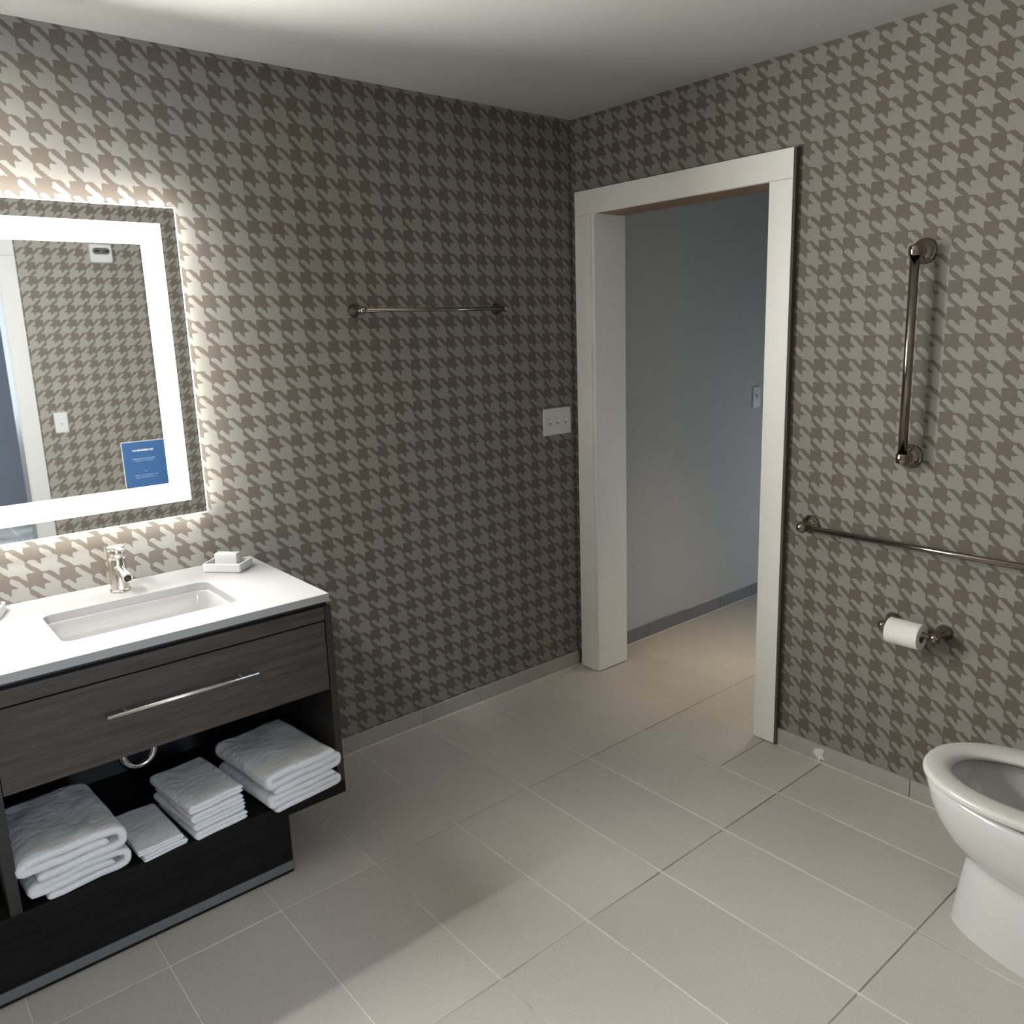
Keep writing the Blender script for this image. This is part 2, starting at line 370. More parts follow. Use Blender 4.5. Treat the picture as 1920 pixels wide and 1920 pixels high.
# tiled baseboards : grout bead + single tiles
def baseboard(name, pts, along, off, h=.066, th=.011, mat='base_tile'):
    """pts: joint positions along the wall; along 'x' (wall at y=off) or 'y' (wall at x=off, room on -x side)"""
    a0, a1 = min(pts), max(pts)
    if along == 'x': bm = bx(a0, a1, off-th+.003, off, 0, h-.001); 
    else: bm = bx(off-th+.003, off, a0, a1, 0, h-.001)
    par = struct(name, bm, M['grout_light'])
    g = .0035
    for p, q in zip(sorted(pts), sorted(pts)[1:]):
        if along == 'x': b = bx(p+g/2, q-g/2, off-th-random.uniform(0, .0015), off-.003, .0035, h+random.uniform(-.0015, .0015))
        else: b = bx(off-th-random.uniform(0, .0015), off-.003, p+g/2, q-g/2, .0035, h+random.uniform(-.0015, .0015))
        obj('tile', b, M[mat], par, bevel=.0008, seg=1)
    # caulk bead where the baseboard meets the floor
    bm = bmesh.new(); n = int((a1-a0)/.03); 
    P = []
    for i in range(n+1):
        s_ = a0+(a1-a0)*i/n; wdt = .005+.005*abs(noise.noise(Vector((s_*9, off, 3))))
        P.append((s_, wdt))
    rows = []
    for s_, wd in P:
        if along == 'x': rows.append([(s_, off-th-wd, .0003), (s_, off-th-wd*.3, .0022), (s_, off-th+.001, .004)])
        else: rows.append([(off-th-wd, s_, .0003), (off-th-wd*.3, s_, .0022), (off-th+.001, s_, .004)])
    vs = [[bm.verts.new(p) for p in r] for r in rows]
    for a, b in zip(vs, vs[1:]):
        for k in range(2): bm.faces.new((a[k], b[k], b[k+1], a[k+1]))
    obj('grout_bead', bm, M['grout_light'], par, smooth=True)
    return par
baseboard('baseboard_left', [0-.012]+[-.3073-.3022*k for k in range(10)]+[XB], 'x', 0)
baseboard('baseboard_right', [YR0-.007, -1.5904, -2.2, YF], 'y', 0)
baseboard('baseboard_hall', [.175+.305*k for k in range(9)], 'x', -.005, h=.072, mat='hall_tile')
bb = baseboard('baseboard_front', [-1.679+.3*k for k in range(6)]+[-.012], 'x', YF)
for o in [bb]+list(bb.children):
    o.hide_render = False
# mirror the front baseboard to the room side of its wall
bb.scale = (1, -1, 1); bb.location = (0, 2*YF, 0)
# dried white grout smear on the right baseboard
bm = bmesh.new()
cx_, cy_ = -.0135, -1.262; ring = []
c0 = bm.verts.new((cx_-.0015, cy_, .030))
for i in range(44):
    a = 2*math.pi*i/44; r_ = .0165*(1+.9*noise.noise(Vector((math.cos(a)*1.7, math.sin(a)*1.7, 5)))+.3*noise.noise(Vector((math.cos(a)*4, math.sin(a)*4, 2))))
    ring.append(bm.verts.new((cx_, cy_+1.35*r_*math.cos(a), .030+r_*1.25*math.sin(a))))
for i in range(44): bm.faces.new((c0, ring[i], ring[(i+1) % 44]))
sm_ = obj('grout_smear', bm, M['caulk'], bpy.data.objects['baseboard_right'], smooth=True)

# ------------------------------------------------------------------ vanity
VX0, VX1, VF = -2.955, -1.545, -.5586
van = thing('vanity_cabinet', 'dark wood-grain vanity cabinet with open towel bays and a single wide drawer per bay', 'cabinet', ((VX0+VX1)/2, VF, 0))
ox, oy = (VX0+VX1)/2, VF
def vp(name, x0, x1, y0, y1, z0, z1, mat='wood', par=None, bevel=.001):
    return obj(name, bx(x0-ox, x1-ox, y0-oy, y1-oy, z0, z1), M[mat], par or van, bevel=bevel)
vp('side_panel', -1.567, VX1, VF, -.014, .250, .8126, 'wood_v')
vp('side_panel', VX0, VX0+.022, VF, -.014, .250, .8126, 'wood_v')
vp('divider_panel', -2.434, -2.408, VF+.001, -.02, .250, .555, 'wood_v')
vp('drawer_stile', -2.434, -2.408, VF+.001, -.5, .555, .77, 'wood')
vp('top_rail', -2.933, -1.5675, VF+.0005, -.53, .7715, .8126)
vp('sub_top', VX0+.01, VX1-.004, VF+.022, VF+.06, .8128, .8325)
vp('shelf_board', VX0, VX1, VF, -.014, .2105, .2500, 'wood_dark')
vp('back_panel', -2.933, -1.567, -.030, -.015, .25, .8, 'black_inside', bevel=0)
for (x0, x1) in ((-2.4065, -1.5695), (-2.932, -2.4355)):
    dr = vp('drawer', x0, x1, VF+.001, VF+.019, .5555, .7675)
    cxh = (x0+x1)/2 + (.006 if x0 > -2.5 else 0); hw = .192 if x0 > -2.5 else .14
    bm = bmesh.new(); tube(bm, [(cxh-hw-ox, VF-.030-oy, .6845), (cxh+hw-ox, VF-.030-oy, .6845)], .0055, 14)
    for s_ in (-1, 1): tube(bm, [(cxh+s_*(hw-.045)-ox, VF+.004-oy, .6845), (cxh+s_*(hw-.045)-ox, VF-.03-oy, .6845)], .0035, 10)
    h_ = obj('handle', bm, M['handle_steel'], dr, smooth=True); h_['label'] = 'thin brushed nickel bar handle'
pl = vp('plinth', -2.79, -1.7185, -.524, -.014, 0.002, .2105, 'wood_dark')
ts = vp('toe_strip', -2.80, -1.7185, -.5275, -.5243, .013, .041, 'kick', par=pl, bevel=0); ts['label'] = 'grey metal strip along the foot of the plinth'

# countertop with a rounded sink cut-out
ct = thing('countertop', 'white quartz countertop with a rectangular sink cut-out on the dark vanity', 'countertop', (-2.2, -.29, .8340))
CX0, CX1, CY0, CY1 = -2.965, -1.5576, -.5786, -.001
SX0, SX1, SY0, SY1 = -2.222, -1.774, -.458, -.190
inner = rrect(SX0, SX1, SY0, SY1, .028, 0, 8); N = len(inner); icx, icy = (SX0+SX1)/2, (SY0+SY1)/2
outer = []
for x, y, _ in inner:
    dx, dy = x-icx, y-icy; tt = min(((CX1-icx)/dx if dx > 0 else (CX0-icx)/dx), ((CY1-icy)/dy if dy > 0 else (CY0-icy)/dy))
    outer.append([icx+dx*tt, icy+dy*tt])
for cxx, cyy in ((CX0, CY0), (CX0, CY1), (CX1, CY0), (CX1, CY1)):
    k = min(range(N), key=lambda i: (outer[i][0]-cxx)**2+(outer[i][1]-cyy)**2); outer[k] = [cxx, cyy]
bm = bmesh.new(); z1, z0 = .0227, 0.0; e = .0015
def L(pts, z, inset=0): 
    return [(min(max(p[0], CX0+inset), CX1-inset)+2.2, min(max(p[1], CY0+inset), CY1-inset)+.29, z) for p in pts]
inn = [(p[0]+2.2, p[1]+.29) for p in inner]
loft(bm, [[(x, y, z1-.001) for x, y in inn], [((x-icx-2.2)*1.003+icx+2.2, (y-icy-.29)*1.003+icy+.29, z1) for x, y in inn], L(outer, z1, e), L(outer, z1-e), L(outer, z0), [(x, y, z0) for x, y in inn], [(x, y, z1-.001) for x, y in inn]], False, False)
bmesh.ops.remove_doubles(bm, verts=bm.verts, dist=1e-5)
obj('slab', bm, M['quartz'], ct)

sink = thing('sink', 'white rectangular undermount sink basin set in the countertop', 'sink', (icx, icy, .72))
bm = bmesh.new()
def SL(ins, z, r): return [(p[0]-icx, p[1]-icy, p[2]) for p in rrect(SX0+ins, SX1-ins, SY0+ins, SY1-ins, r, z-.72, 8)]
loops = [SL(-.02, .8335, .04), SL(.002, .8335, .03), SL(.004, .828, .03), SL(.008, .80, .032), SL(.016, .760, .036), SL(.026, .742, .04), SL(.045, .733, .045), SL(.09, .728, .04), SL(.12, .726, .012)]
loft(bm, loops, False, True)
# outside shell
loops = [SL(-.02, .8335, .04), SL(-.02, .825, .04), SL(-.006, .80, .04), SL(.01, .745, .05), SL(.05, .7165, .06), SL(.12, .712, .012)]
loft(bm, loops, False, True)
obj('bowl', bm, M['basin'], sink, smooth=True, recalc=True)
bm = bmesh.new(); lathe(bm, [(0, .0035), (.012, .0035), (.014, .0015), (.022, .0025), (.024, 0), (.024, -.004)], (0, .0, .0016), (0, 0, 1), 24)
obj('drain', bm, M['chrome'], sink, smooth=True)

fa = thing('faucet', 'chrome single-hole faucet standing behind the sink', 'faucet', (-1.995, -.098, .8567))
bm = bmesh.new(); lathe(bm, [(0, 0), (.0285, 0), (.0290, .003), (.0285, .006), (.0265, .0075), (.0235, .0085)], (0, 0, 0), (0, 0, 1)); obj('base_ring', bm, M['nickel'], fa, smooth=True)
bm = bmesh.new(); lathe(bm, [(.0250, .008), (.0247, .010), (.0245, .100), (.0237, .102), (.0225, .1025), (.0225, .104), (.0240, .1045), (.0245, .106), (.0245, .128), (.0237, .130), (0, .130)], (0, 0, 0), (0, 0, 1)); obj('body', bm, M['nickel'], fa, smooth=True)
bm = bmesh.new(); lathe(bm, [(0, .0), (.0155, .0), (.0152, .012), (.0148, .092), (.0140, .0955), (.0105, .096), (.0100, .090), (0, .090)], (0, -.010, .072), (0, -1, -.12)); sp_ = obj('spout', bm, M['nickel'], fa, smooth=True)
bm = bmesh.new(); lathe(bm, [(0, .0), (.009, 0), (.0092, .002), (0, .002)], (0, -.1005, .0612), (0, -1, -.12), 16); obj('aerator', bm, M['dark_plastic'], sp_, smooth=True)
bm = bmesh.new(); loft(bm, [[(-.010, -.005, .131), (.010, -.005, .131), (.010, -.005, .138), (-.010, -.005, .138)], [(-.009, -.040, .133), (.009, -.040, .133), (.009, -.040, .139), (-.009, -.040, .139)], [(-.0075, -.078, .137), (.0075, -.078, .137), (.0075, -.078, .1415), (-.0075, -.078, .1415)]]); lathe(bm, [(0, .130), (.0240, .130), (.0245, .132), (.0245, .1375), (.0230, .139), (0, .139)], (0, 0, 0), (0, 0, 1)); obj('lever', bm, M['nickel'], fa, bevel=.001)

tr = thing('drain_trap', 'chrome curved drain trap hanging in the dark bay beneath the drawer', 'pipe', (-2.045, -.27, .37))
bm = bmesh.new(); R_ = .043
pts = [(-R_, 0, .22), (-R_, 0, .05)]+[(-R_*math.cos(a), 0, .05-R_*math.sin(a)) for a in [math.pi*i/14 for i in range(1, 14)]]+[(R_, 0, .05), (R_, 0, .14), (R_+.004, .02, .155), (R_+.004, .22, .16)]
tube(bm, pts, .013, 16); obj('pipe', bm, M['chrome'], tr, smooth=True)
bm = bmesh.new(); lathe(bm, [(.0, 0), (.019, 0), (.020, .004), (.020, .022), (.014, .025), (0, .025)], (-R_, 0, .06), (0, 0, 1), 20); obj('slip_nut', bm, M['chrome'], tr, smooth=True)

# soap dishes
def dish(loc, rz, label, sx=.128, sy=.09, soap=True, soaplabel=''):
    d = thing('soap_dish', label, 'dish', loc, rz)
    h = .028; w_ = .006
    bm = bmesh.new()
    loft(bm, [rrect(-sx/2+.003, sx/2-.003, -sy/2+.003, sy/2-.003, .006, 0, 4), rrect(-sx/2, sx/2, -sy/2, sy/2, .006, .003, 4), rrect(-sx/2, sx/2, -sy/2, sy/2, .006, h-.001, 4), rrect(-sx/2+.001, sx/2-.001, -sy/2+.001, sy/2-.001, .006, h, 4), rrect(-sx/2+w_, sx/2-w_, -sy/2+w_, sy/2-w_, .004, h, 4), rrect(-sx/2+w_+.001, sx/2-w_-.001, -sy/2+w_+.001, sy/2-w_-.001, .004, .006, 4)])
    obj('tray', bm, M['soap_wrap'], d)
    if soap:
        s_ = thing('wrapped_soap', soaplabel, 'soap', (loc[0]+.004, loc[1]+.01, loc[2]+.006), rz+.05)
        bm = bx(-.037, .037, -.015, .015, 0, .046); obj('wrapper', bm, M['soap_wrap'], s_, bevel=.003)
dish((-1.672, -.1105, .8567), math.radians(-48.5), 'square white soap dish by the right end of the countertop', soaplabel='white wrapped soap bar standing in the dish right of the faucet')
dish((-2.345, -.085, .8567), math.radians(-20), 'square white dish at the left edge of the photo, left of the faucet', sx=.10, sy=.09, soaplabel='white wrapped soap in the dish left of the faucet')

# ------------------------------------------------------------------ towels
def towel(name, label, group, loc, rz, w_, d_, t_, prof, seed, puff=.004):
    """prof: centreline polyline in (x,z) from one cloth end to the other; t_ is the cloth thickness"""
    root = thing(name, label, 'towel', loc, rz, group)
    # resample and round the centreline
    P = [Vector((a, b)) for a, b in prof]
    for _ in range(3):
        Q = [P[0]]
        for a, b in zip(P, P[1:]): Q += [a*.75+b*.25, a*.25+b*.75]
        Q.append(P[-1]); P = Q
    S = [P[0]]; 
    for p in P[1:]:
        while (p-S[-1]).length > .011: S.append(S[-1]+(p-S[-1]).normalized()*.010)
        if (p-S[-1]).length > .005: S.append(p)
    P = S; n = len(P)
    nor = []
    for i in range(n):
        tn = (P[min(i+1, n-1)]-P[max(i-1, 0)]).normalized(); nor.append(Vector((-tn.y, tn.x)))
    M_ = 26; fr = []
    for j in range(M_+1):
        s_ = j/M_
        y = -d_/2+d_*s_
        e_ = min(s_, 1-s_)*d_; q = t_*.5
        k = math.sqrt(max(0, 1-(1-min(e_/q, 1))**2))*.75+.25
        fr.append((y, k))
    # push first slices closer together for a round hem
    ys_ = [-d_/2+d_*v for v in (0, .004, .012, .025, .05)]+[-d_/2+d_*(.08+.84*i/16) for i in range(17)]+[-d_/2+d_*v for v in (.95, .975, .988, .996, 1)]
    bm = bmesh.new(); zmin = 1e9; loops = []
    for y in ys_:
        e_ = min(y+d_/2, d_/2-y); q = t_*.5
        k = .25+.75*math.sqrt(max(0, 1-(1-min(e_/q, 1))**2))
        up_, dn = [], []
        for i, p in enumerate(P):
            ee = min(i, n-1-i)*.01; ke = .35+.65*math.sqrt(max(0, 1-(1-min(ee/q, 1))**2))
            hgt = max(0, p.y)
            nz = noise.noise(Vector((p.x*9+seed, y*8, p.y*14+seed)))*puff + noise.noise(Vector((p.x*28, y*22+seed, p.y*30)))*puff*.35
            sg = -.004*math.cos(y/d_*math.pi)*0
            off = q*k*ke
            a = p+nor[i]*off; b = p-nor[i]*off
            wob = nz*min(1, hgt/.02)
            shift = noise.noise(Vector((y*5+seed, hgt*20, 1)))*.004*min(1, hgt/.02)
            up_.append((a.x+shift, y+noise.noise(Vector((p.x*12+seed, p.y*25, 9)))*.005, max(0.0, a.y+wob)))
            dn.append((b.x+shift, y+noise.noise(Vector((p.x*12+seed, p.y*25, 9)))*.005, max(0.0, b.y+wob)))
        loops.append(up_+dn[::-1])
    rs = [[bm.verts.new(v) for v in L_] for L_ in loops]; m_ = len(rs[0])
    for a, b in zip(rs, rs[1:]):
        for k in range(m_): bm.faces.new((a[k], a[(k+1) % m_], b[(k+1) % m_], b[k]))
    for r in (rs[0], rs[-1]):
        for i in range(n-1): bm.faces.new((r[i], r[i+1], r[m_-2-i], r[m_-1-i]))
    o = obj('cloth', bm, M['towel'], root, smooth=True)
    return root
def serp(w_, t_, layers, start=1, shrink=0.0):
    """serpentine from the bottom up, fold ends alternately right / left"""
    P = []; s_ = start
    for i in range(layers):
        z = t_*(i+.5); a = w_/2-t_*.5-shrink*(i % 2)
        P += [(-s_*a, z), (s_*a, z)] if i == 0 else [(s_*-a*-1, z), (-s_*a, z)] if False else [(-s_*a, z), (s_*a, z)]
        s_ = -s_
    # insert bulged fold points
    Q = [P[0]]
    for i in range(1, len(P)):
        if i % 2 == 0:
            a, b = P[i-1], P[i]; sg = 1 if a[0] > 0 else -1
            Q += [(a[0]+sg*t_*.55, a[1]), (b[0]+sg*t_*.55, b[1])]
        Q.append(P[i])
    return Q
def spiral_bath(w_, h_):
    """thick outer wrap, open at the left foot, with an inner leaf (folded bath towel seen from its side)"""
    a = w_/2; t_ = h_/3.1
    return [(-a*.72, t_*.5), (a*.4, t_*.5), (a*.93, t_*.55), (a*1.0, h_*.5), (a*.93, h_-t_*.5), (0, h_-t_*.45), (-a*.93, h_-t_*.55), (-a*1.0, h_*.52), (-a*.9, h_*.5-.001), (-a*.2, h_*.5), (a*.70, h_*.5)], t_
SZ = .2502
yf = -.415
p_, t_ = spiral_bath(.225, .060)
towel('bath_towel', 'thick white bath towel, lower of the left stack on the vanity shelf', 'white towels on the vanity shelf', (-2.283, yf+.01, SZ), .07, .225, .30, t_*1.02, p_, 1, .007)
p_, t_ = spiral_bath(.235, .068)
towel('bath_towel', 'thick white bath towel on top of the left stack on the vanity shelf', 'white towels on the vanity shelf', (-2.296, yf+.008, SZ+.061), .07, .235, .31, t_*1.04, p_, 5, .008)
towel('bath_towel', 'thick white bath towel, lower of the right stack by the vanity side panel', 'white towels on the vanity shelf', (-1.698, yf-.018, SZ), .12, .222, .30, .0190, serp(.222, .0185, 3), 9, .006)
p_ = serp(.228, .0225, 3)
towel('bath_towel', 'thick white bath towel on top of the right stack by the vanity side panel', 'white towels on the vanity shelf', (-1.696, yf-.014, SZ+.057), .12, .228, .31, .0235, p_, 14, .008)
hl = ['white hand towel at the bottom of the middle stack of four', 'white hand towel second from the bottom in the middle stack of four', 'white hand towel second from the top in the middle stack of four', 'white hand towel on top of the middle stack of four']
for i in range(4):
    hh = .0265
    towel('hand_towel', hl[i], 'white towels on the vanity shelf', (-1.930-.003*(i % 2)-.002*i, -.432+.004*(i % 2), SZ+i*hh), .10+.03*(i % 2), .150, .25, hh*.50, serp(.150+.006*(i == 3), hh*.44, 2, start=-1), 20+i, .004)
for i in range(2):
    hh = .016
    towel('washcloth', ('white washcloth at the bottom of the small pile between the towel stacks', 'white washcloth on top of the small pile between the towel stacks')[i], 'white towels on the vanity shelf', (-2.088-.004*i, -.448+.006*i, SZ+i*hh), .10-.05*i, .120, .22, hh/2, serp(.118, hh/2, 2), 40+i, .004)

# white bin in the left bay
bn = thing('waste_bin', 'pale grey plastic bin in the left bay of the vanity, cut by the photo edge', 'bin', (-2.56, -.42, .2502))
bm = bmesh.new(); n_ = 32
lathe(bm, [(0, 0), (.088, 0), (.096, .004), (.100, .02), (.122, .255), (.125, .257), (.125, .262), (.119, .262), (.117, .25), (.094, .012), (0, .012)], (0, 0, 0), (0, 0, 1), n_); obj('pail', bm, M['bin'], bn, smooth=True)

# ------------------------------------------------------------------ lighted mirror
MX0, MX1, MZ0, MZ1 = -2.96, -1.6962, 1.0418, 1.9713
mr = thing('lighted_mirror', 'large rectangular wall mirror with a glowing frosted light band, above the vanity', 'mirror', ((MX0+MX1)/2, 0, MZ0))
mx = (MX0+MX1)/2
def mp(name, x0, x1, y0, y1, z0, z1, mat, **k): return obj(name, bx(x0-mx, x1-mx, y0, y1, z0-MZ0, z1-MZ0), M[mat], mr, **k)
mp('glass', MX0, MX1, -.045, -.040, MZ0, MZ1, 'mirror')
mp('housing', MX0+.05, MX1-.05, -.0395, -.002, MZ0+.05, MZ1-.05, 'white_plastic')
# polished glowing glass edge
bm = bmesh.new(); g_ = .0022
for a in ((MX0-g_, MX1+g_, MZ1, MZ1+g_), (MX0-g_, MX1+g_, MZ0-g_, MZ0), (MX0-g_, MX0, MZ0, MZ1), (MX1, MX1+g_, MZ0, MZ1)): box(bm, a[0]-mx, a[1]-mx, -.0452, -.0330, a[2]-MZ0, a[3]-MZ0)
e1 = obj('glass_edge', bm, M['glow'], mr); e1['label'] = 'bright glowing glass edge'
# frosted light band
o1, i1 = .046, .1075
bm = bmesh.new()
for a in ((MX0+o1, MX1-o1, MZ1-i1, MZ1-o1), (MX0+o1, MX1-o1, MZ0+o1, MZ0+i1), (MX0+o1, MX0+i1, MZ0+i1, MZ1-i1), (MX1-i1, MX1-o1, MZ0+i1, MZ1-i1)):
    box(bm, a[0]-mx, a[1]-mx, -.0458, -.0451, a[2]-MZ0, a[3]-MZ0)
lb = obj('light_band', bm, M['led'], mr); lb['label'] = 'glowing white frosted light band'

# ------------------------------------------------------------------ wall hardware
def post(bm, base, normal, r, l, kind='grab'):
    if kind == 'grab': prof = [(0, 0), (r, 0), (r*1.0, .004), (r*.93, .008), (r*.80, .010), (r*.78, .014), (r*.55, .018), (r*.36, .024), (r*.34, l)]
    else: prof = [(0, 0), (r, 0), (r, .003), (r*.78, .012), (r*.55, .028), (r*.42, .045), (r*.36, l)]
    lathe(bm, prof+[(0, l)], base, normal, 32)
# vertical grab bar
G = M['bronze_nickel']
gv = thing('grab_bar', 'vertical dark nickel grab bar on the patterned wall right of the doorway', 'grab bar', (0, -1.5146, 1.155))
for z in (0, .621):
    bm = bmesh.new(); post(bm, (0, 0, z), (-1, 0, 0), .038, .058); obj('flange', bm, G, gv, smooth=True)
    bm = bmesh.new(); ball(bm, (-.060, 0, z), .0195, (0, 0, 1)); lathe(bm, [(.0170, -.014), (.0185, -.011), (.0185, .011), (.0170, .014)], (-.060, 0, z+(.0 if z else 0)), (0, 0, 1), 28); obj('ball_end', bm, G, gv, smooth=True)
bm = bmesh.new(); tube(bm, [(-.060, 0, .012), (-.060, 0, .609)], .0135, 28); obj('bar', bm, G, gv, smooth=True)
gh = thing('grab_bar', 'long horizontal nickel grab bar at waist height beside the toilet', 'grab bar', (0, -1.1830, .880))
for y in (0, -1.07):
    bm = bmesh.new(); post(bm, (0, y, 0), (-1, 0, 0), .033, .058); obj('flange', bm, G, gh, smooth=True)
    bm = bmesh.new(); ball(bm, (-.060, y, 0), .0205, (0, 1, 0)); obj('ball_end', bm, G, gh, smooth=True)
bm = bmesh.new(); tube(bm, [(-.060, -.012, 0), (-.060, -1.058, 0)], .0098, 24); obj('bar', bm, G, gh, smooth=True)
# small dark screw holes under it
for y, z, lb_ in ((-1.2935, .8489, 'tiny dark screw hole just under the horizontal grab bar, upper of the close pair'), (-1.294, .8339, 'tiny dark screw hole under the horizontal grab bar, lower of the close pair'), (-1.4593, .8387, 'single tiny dark screw hole under the horizontal grab bar, right of the close pair')):
    hs = bmesh.new(); lathe(hs, [(0, .0015), (.0028, .0015), (.0032, 0)], (0, 0, 0), (-1, 0, 0), 12)
    h_ = tag(obj('screw_hole', hs, M['dark_plastic']), lb_, 'screw hole', 'screw holes in the wallpaper'); h_.location = (0, y, z)
# towel bar
tb = thing('towel_bar', 'slim nickel towel bar on the patterned wall between mirror and doorway', 'towel bar', (-.765, 0, 1.667))
for x in (-.325, .325):
    bm = bmesh.new(); post(bm, (x, 0, 0), (0, -1, 0), .024, .060, 'cone'); obj('post', bm, G, tb, smooth=True)
    bm = bmesh.new(); ball(bm, (x, -.066, 0), .0135, (1, 0, 0)); obj('ball_end', bm, G, tb, smooth=True)
bm = bmesh.new(); tube(bm, [(-.316, -.066, 0), (.316, -.066, 0)], .0075, 20); obj('bar', bm, G, tb, smooth=True)
# toilet paper holder
tp = thing('toilet_paper_holder', 'dark nickel two-post toilet paper holder on the wall above the toilet bowl', 'paper holder', (0, -1.575, .606))
for y in (.082, -.082):
    bm = bmesh.new(); post(bm, (0, y, 0), (-1, 0, 0), .026, .066, 'cone'); obj('post', bm, G, tp, smooth=True)
    bm = bmesh.new(); ball(bm, (-.070, y, 0), .0165, (0, 1, 0)); obj('ball_end', bm, G, tp, smooth=True)
bm = bmesh.new(); tube(bm, [(-.070, .070, 0), (-.070, -.070, 0)], .009, 20); obj('roller', bm, M['bronze_nickel'], tp, smooth=True)
rl = thing('toilet_roll', 'white toilet paper roll on the dark nickel holder', 'toilet roll', (-.070, -1.566, .5975))
bm = bmesh.new(); R0, R1, Lh = .0185, .0415, .052
prof = [(R0, -Lh), (R1-.001, -Lh), (R1, -Lh+.001), (R1, Lh-.001), (R1-.001, Lh), (R0, Lh)]
lathe(bm, prof, (0, 0, 0), (0, 1, 0), 48); obj('tissue', bm, M['paper_roll'], rl)
bm = bmesh.new(); lathe(bm, [(R0, -Lh), (R0-.001, -Lh), (R0-.001, Lh), (R0, Lh)], (0, 0, 0), (0, 1, 0), 32); obj('core', bm, M['card'], rl)['label'] = 'brown cardboard core'

# switches
def switch(name, label, center, normal, toggles, w_, h_=.118, th=.006, mat='switch_plastic'):
    rz = {(0, -1): 0, (-1, 0): math.radians(-90), (0, 1): math.pi}[normal]
    s_ = thing(name, label, 'light switch', center, rz)
    bm = bmesh.new(); loft(bm, [rrect(-w_/2, w_/2, -h_/2, h_/2, .003, 0, 3), rrect(-w_/2, w_/2, -h_/2, h_/2, .003, th*.5, 3), rrect(-w_/2+.004, w_/2-.004, -h_/2+.004, h_/2-.004, .003, th, 3)], False, True)
    bmesh.ops.rotate(bm, verts=bm.verts, cent=(0, 0, 0), matrix=Matrix.Rotation(math.radians(90), 3, 'X'))
    obj('plate', bm, M[mat], s_)
    for i in range(toggles):
        x = (i-(toggles-1)/2)*.046
        bm = bmesh.new(); box(bm, x-.0055, x+.0055, -th-.0003, -th+.001, -.013, .013); obj('slot', bm, M['grey_plastic'], s_)
        bm = bmesh.new(); loft(bm, [[(x-.0045, -th, -.004), (x+.0045, -th, -.004), (x+.0045, -th, .008), (x-.0045, -th, .008)], [(x-.004, -th-.012, .006), (x+.004, -th-.012, .006), (x+.004, -th-.011, .013), (x-.004, -th-.011, .013)]]); obj('toggle', bm, M['white_plastic'], s_, bevel=.0008)
        for z in (-.030, .030):
            bm = bmesh.new(); lathe(bm, [(0, .0012), (.0025, .0008), (.003, 0)], (x, -th, z), (0, -1, 0), 10)
            obj('screw', bm, M['switch_plastic'], s_)
    return s_
switch('light_switch', 'white triple toggle switch plate beside the doorway corner', (-.1145, 0, 1.1780), (0, -1), 3, .166)
switch('light_switch', 'white switch plate in the hallway, half hidden behind the door casing', (1.405, -.005, 1.17), (0, -1), 1, .075)
switch('light_switch', 'single white switch plate seen only as a reflection in the lighted mirror', (-1.568, YF, 1.139), (0, 1), 1, .070, mat='plate_dimmed')

# fire alarm strobe and blue notice on the wall opposite the mirror
al = thing('alarm_strobe', 'white wall alarm with a strobe lens, reflected at the top of the mirror', 'alarm', (-1.246, YF, 2.090))
bm = bmesh.new(); loft(bm, [[(x, 0, z) for x, z, _ in rrect(-.060, .060, -.058, .047, .012, 0, 5)], [(x, .03, z) for x, z, _ in rrect(-.060, .060, -.058, .047, .012, 0, 5)], [(x, .036, z) for x, z, _ in rrect(-.054, .054, -.052, .042, .012, 0, 5)]], False, True); obj('housing', bm, M['plate_dimmed'], al)
bm = bmesh.new(); loft(bm, [[(x, .0362, z) for x, z, _ in rrect(-.046, .046, -.012, .024, .017, 0, 6)], [(x, .045, z) for x, z, _ in rrect(-.042, .042, -.008, .021, .014, 0, 6)]], False, True); ln = obj('lens', bm, M['strobe_dark'], al); ln['label'] = 'dark strobe lens'
bm = bmesh.new()
bm.free()
for x in (-.025, .025): obj('reflector', bx(x-.013, x+.013, .0452, .048, 0, .014), M['chrome'], ln, bevel=.002)
sg = thing('notice_card', 'blue notice card with white lines of print, reflected low in the mirror', 'notice', (-1.160, YF, .848))
bm = bmesh.new(); box(bm, -.110, .146, 0, .004, -.165, .139); obj('border', bm, M['sign_white'], sg)
bm = bmesh.new(); box(bm, -.106, .142, .0041, .005, -.161, .135); cd = obj('card', bm, M['blue_sign'], sg)
def strip(x0, x1, z, h_, mat):
    bm = bmesh.new(); x = x0; P = []
    while x < x1:
        w_ = random.uniform(.003, .009); hh = h_*random.uniform(.45, 1.1); P += [(x, hh), (min(x+w_, x1), hh)]; x += w_
    a_ = [bm.verts.new((x, .0053, z+h/2)) for x, h in P]; b_ = [bm.verts.new((x, .0053, z-h/2)) for x, h in P]
    for i in range(len(P)-1):
        if P[i+1][0]-P[i][0] > 1e-6: bm.faces.new((a_[i], a_[i+1], b_[i+1], b_[i]))
    for i in range(len(P)-1):
        if P[i+1][0]-P[i][0] <= 1e-6: bmesh.ops.remove_doubles
    obj('print_line', bm, M[mat], cd, recalc=False)
strip(-.050, .072, .082, .010, 'sign_white'); strip(-.058, .076, .030, .008, 'sign_pale'); strip(-.046, .062, .018, .006, 'sign_pale')
strip(.005, .022, -.047, .006, 'sign_pale'); strip(-.052, .082, -.072, .007, 'sign_pale'); strip(-.046, .07, -.086, .006, 'sign_pale')

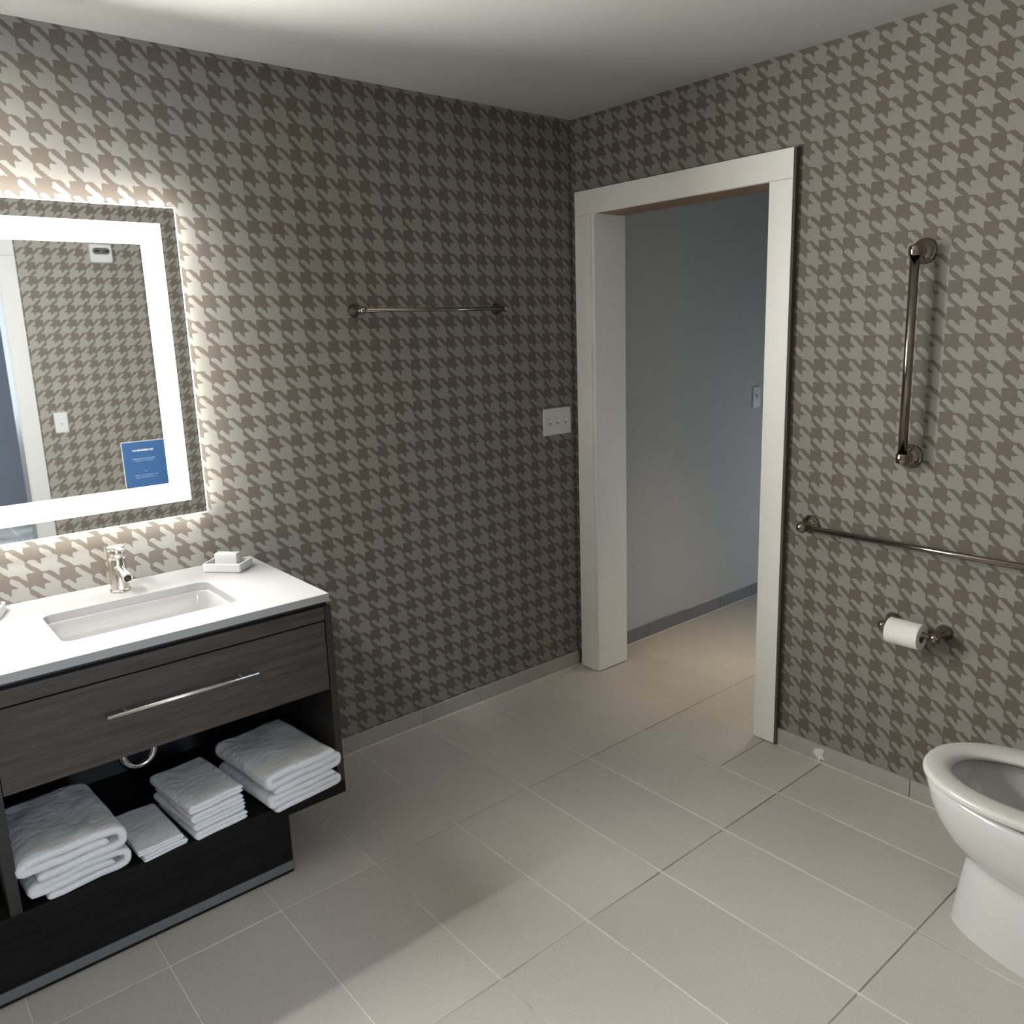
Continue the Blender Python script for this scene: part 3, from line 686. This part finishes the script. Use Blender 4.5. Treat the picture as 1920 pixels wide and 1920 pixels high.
# ------------------------------------------------------------------ toilet
TX, TY = -.437, -2.30
to = thing('toilet', 'white floor-standing toilet with an elongated bowl beside the patterned wall', 'toilet', (TX, TY, 0))
def egg(yf_, yb, hw, z, n=48, p=2.2):
    """plan outline: rounded front at yf_, squarer back at yb; local coords"""
    L_ = []; ym = yf_-(yf_-yb)*.52
    for i in range(n):
        a = 2*math.pi*i/n; c, s_ = math.cos(a), math.sin(a)
        x = hw*math.copysign(abs(c)**(2/p), c)
        if s_ > 0: y = ym+(yf_-ym)*abs(s_)**(2/2.05)
        else: y = ym-(ym-yb)*abs(s_)**(2/2.6)
        L_.append((x, y-TY, z))
    return L_
bm = bmesh.new()
sec = [(0, -1.906, -2.66, .150), (.010, -1.908, -2.66, .148), (.06, -1.914, -2.65, .143), (.12, -1.922, -2.64, .136), (.175, -1.930, -2.64, .130), (.198, -1.934, -2.64, .128),
       (.204, -1.929, -2.64, .132), (.216, -1.908, -2.64, .146), (.25, -1.876, -2.62, .162), (.29, -1.850, -2.60, .174), (.33, -1.833, -2.58, .181), (.365, -1.824, -2.57, .185), (.386, -1.821, -2.56, .186), (.396, -1.832, -2.56, .178)]
inn_ = [(.396, -1.862, -2.30, .150), (.391, -1.860, -2.30, .152), (.375, -1.862, -2.30, .150), (.340, -1.875, -2.285, .140), (.30, -1.90, -2.26, .122), (.24, -1.95, -2.22, .092), (.19, -2.02, -2.16, .055)]
loft(bm, [egg(a, b, h_, z) for z, a, b, h_ in sec]+[egg(a, b, h_, z) for z, a, b, h_ in inn_], False, True)
obj('bowl', bm, M['porcelain'], to, smooth=True)
bm = bmesh.new()
def ring_(z0, yo, yi, hwo, hwi, yb=-2.315, ybi=-2.235, th=.023):
    o_ = lambda d, z: egg(yo-d, yb+d, hwo-d, z); i_ = lambda d, z: egg(yi+d, ybi-d, hwi+d, z)
    loft(bm, [o_(.004, z0), o_(0, z0+.004), o_(0, z0+th-.008), o_(.003, z0+th-.003), o_(.010, z0+th), i_(.022, z0+th), i_(.006, z0+th-.005), i_(0, z0+th-.011), i_(.003, z0), o_(.004, z0)], False, False)
    bmesh.ops.remove_doubles(bm, verts=bm.verts, dist=1e-5)
ring_(.411, -1.813, -1.882, .191, .118, th=.022)
obj('seat', bm, M['seat'], to, smooth=True)
bm = bmesh.new(); wl = egg(-1.945, -2.225, .097, .252, 40); bm.faces.new([bm.verts.new(v) for v in wl]); obj('water', bm, M['water'], to)
bm = bmesh.new(); 
Ld = [(-.185, .0), (.185, .0)]
lid = egg(-1.815, -2.29, .188, 0, 40)
# raised lid leaning on the tank
Mx = Matrix.Translation((0, -.075, .432)) @ Matrix.Rotation(math.radians(-97), 4, 'X')
A_ = [Mx @ Vector((x, -(y-(-2.29-TY)), 0)) for x, y, z in lid]
def lidpt(x, y, d): 
    hgt = y+.0; return (x, -.055-.02-hgt*.08-d, .434+hgt)
lo_ = [(x, (y+2.29+TY)) for x, y, z in egg(-1.845, -2.29, .186, 0, 40)]
loft(bm, [[lidpt(x, y, 0) for x, y in lo_], [lidpt(x, y, .014) for x, y in lo_]])
obj('lid', bm, M['seat'], to, smooth=False, bevel=.004)
bm = bmesh.new(); loft(bm, [rrect(-.20, .20, -.395, -.225, .03, .40, 5), rrect(-.215, .215, -.405, -.215, .03, .55, 5), rrect(-.222, .222, -.410, -.210, .03, .745, 5)]); obj('tank', bm, M['porcelain'], to, bevel=.004)
bm = bmesh.new(); loft(bm, [rrect(-.230, .230, -.412, -.203, .03, .746, 5), rrect(-.232, .232, -.414, -.200, .03, .775, 5), rrect(-.222, .222, -.405, -.21, .03, .785, 5)]); obj('tank_lid', bm, M['porcelain'], to, bevel=.003)
bm = bmesh.new(); tube(bm, [(.16, -.215, .69), (.16, -.195, .69)], .011, 16); box(bm, .08, .172, -.198, -.188, .682, .698); obj('flush_lever', bm, M['chrome'], to, bevel=.002)
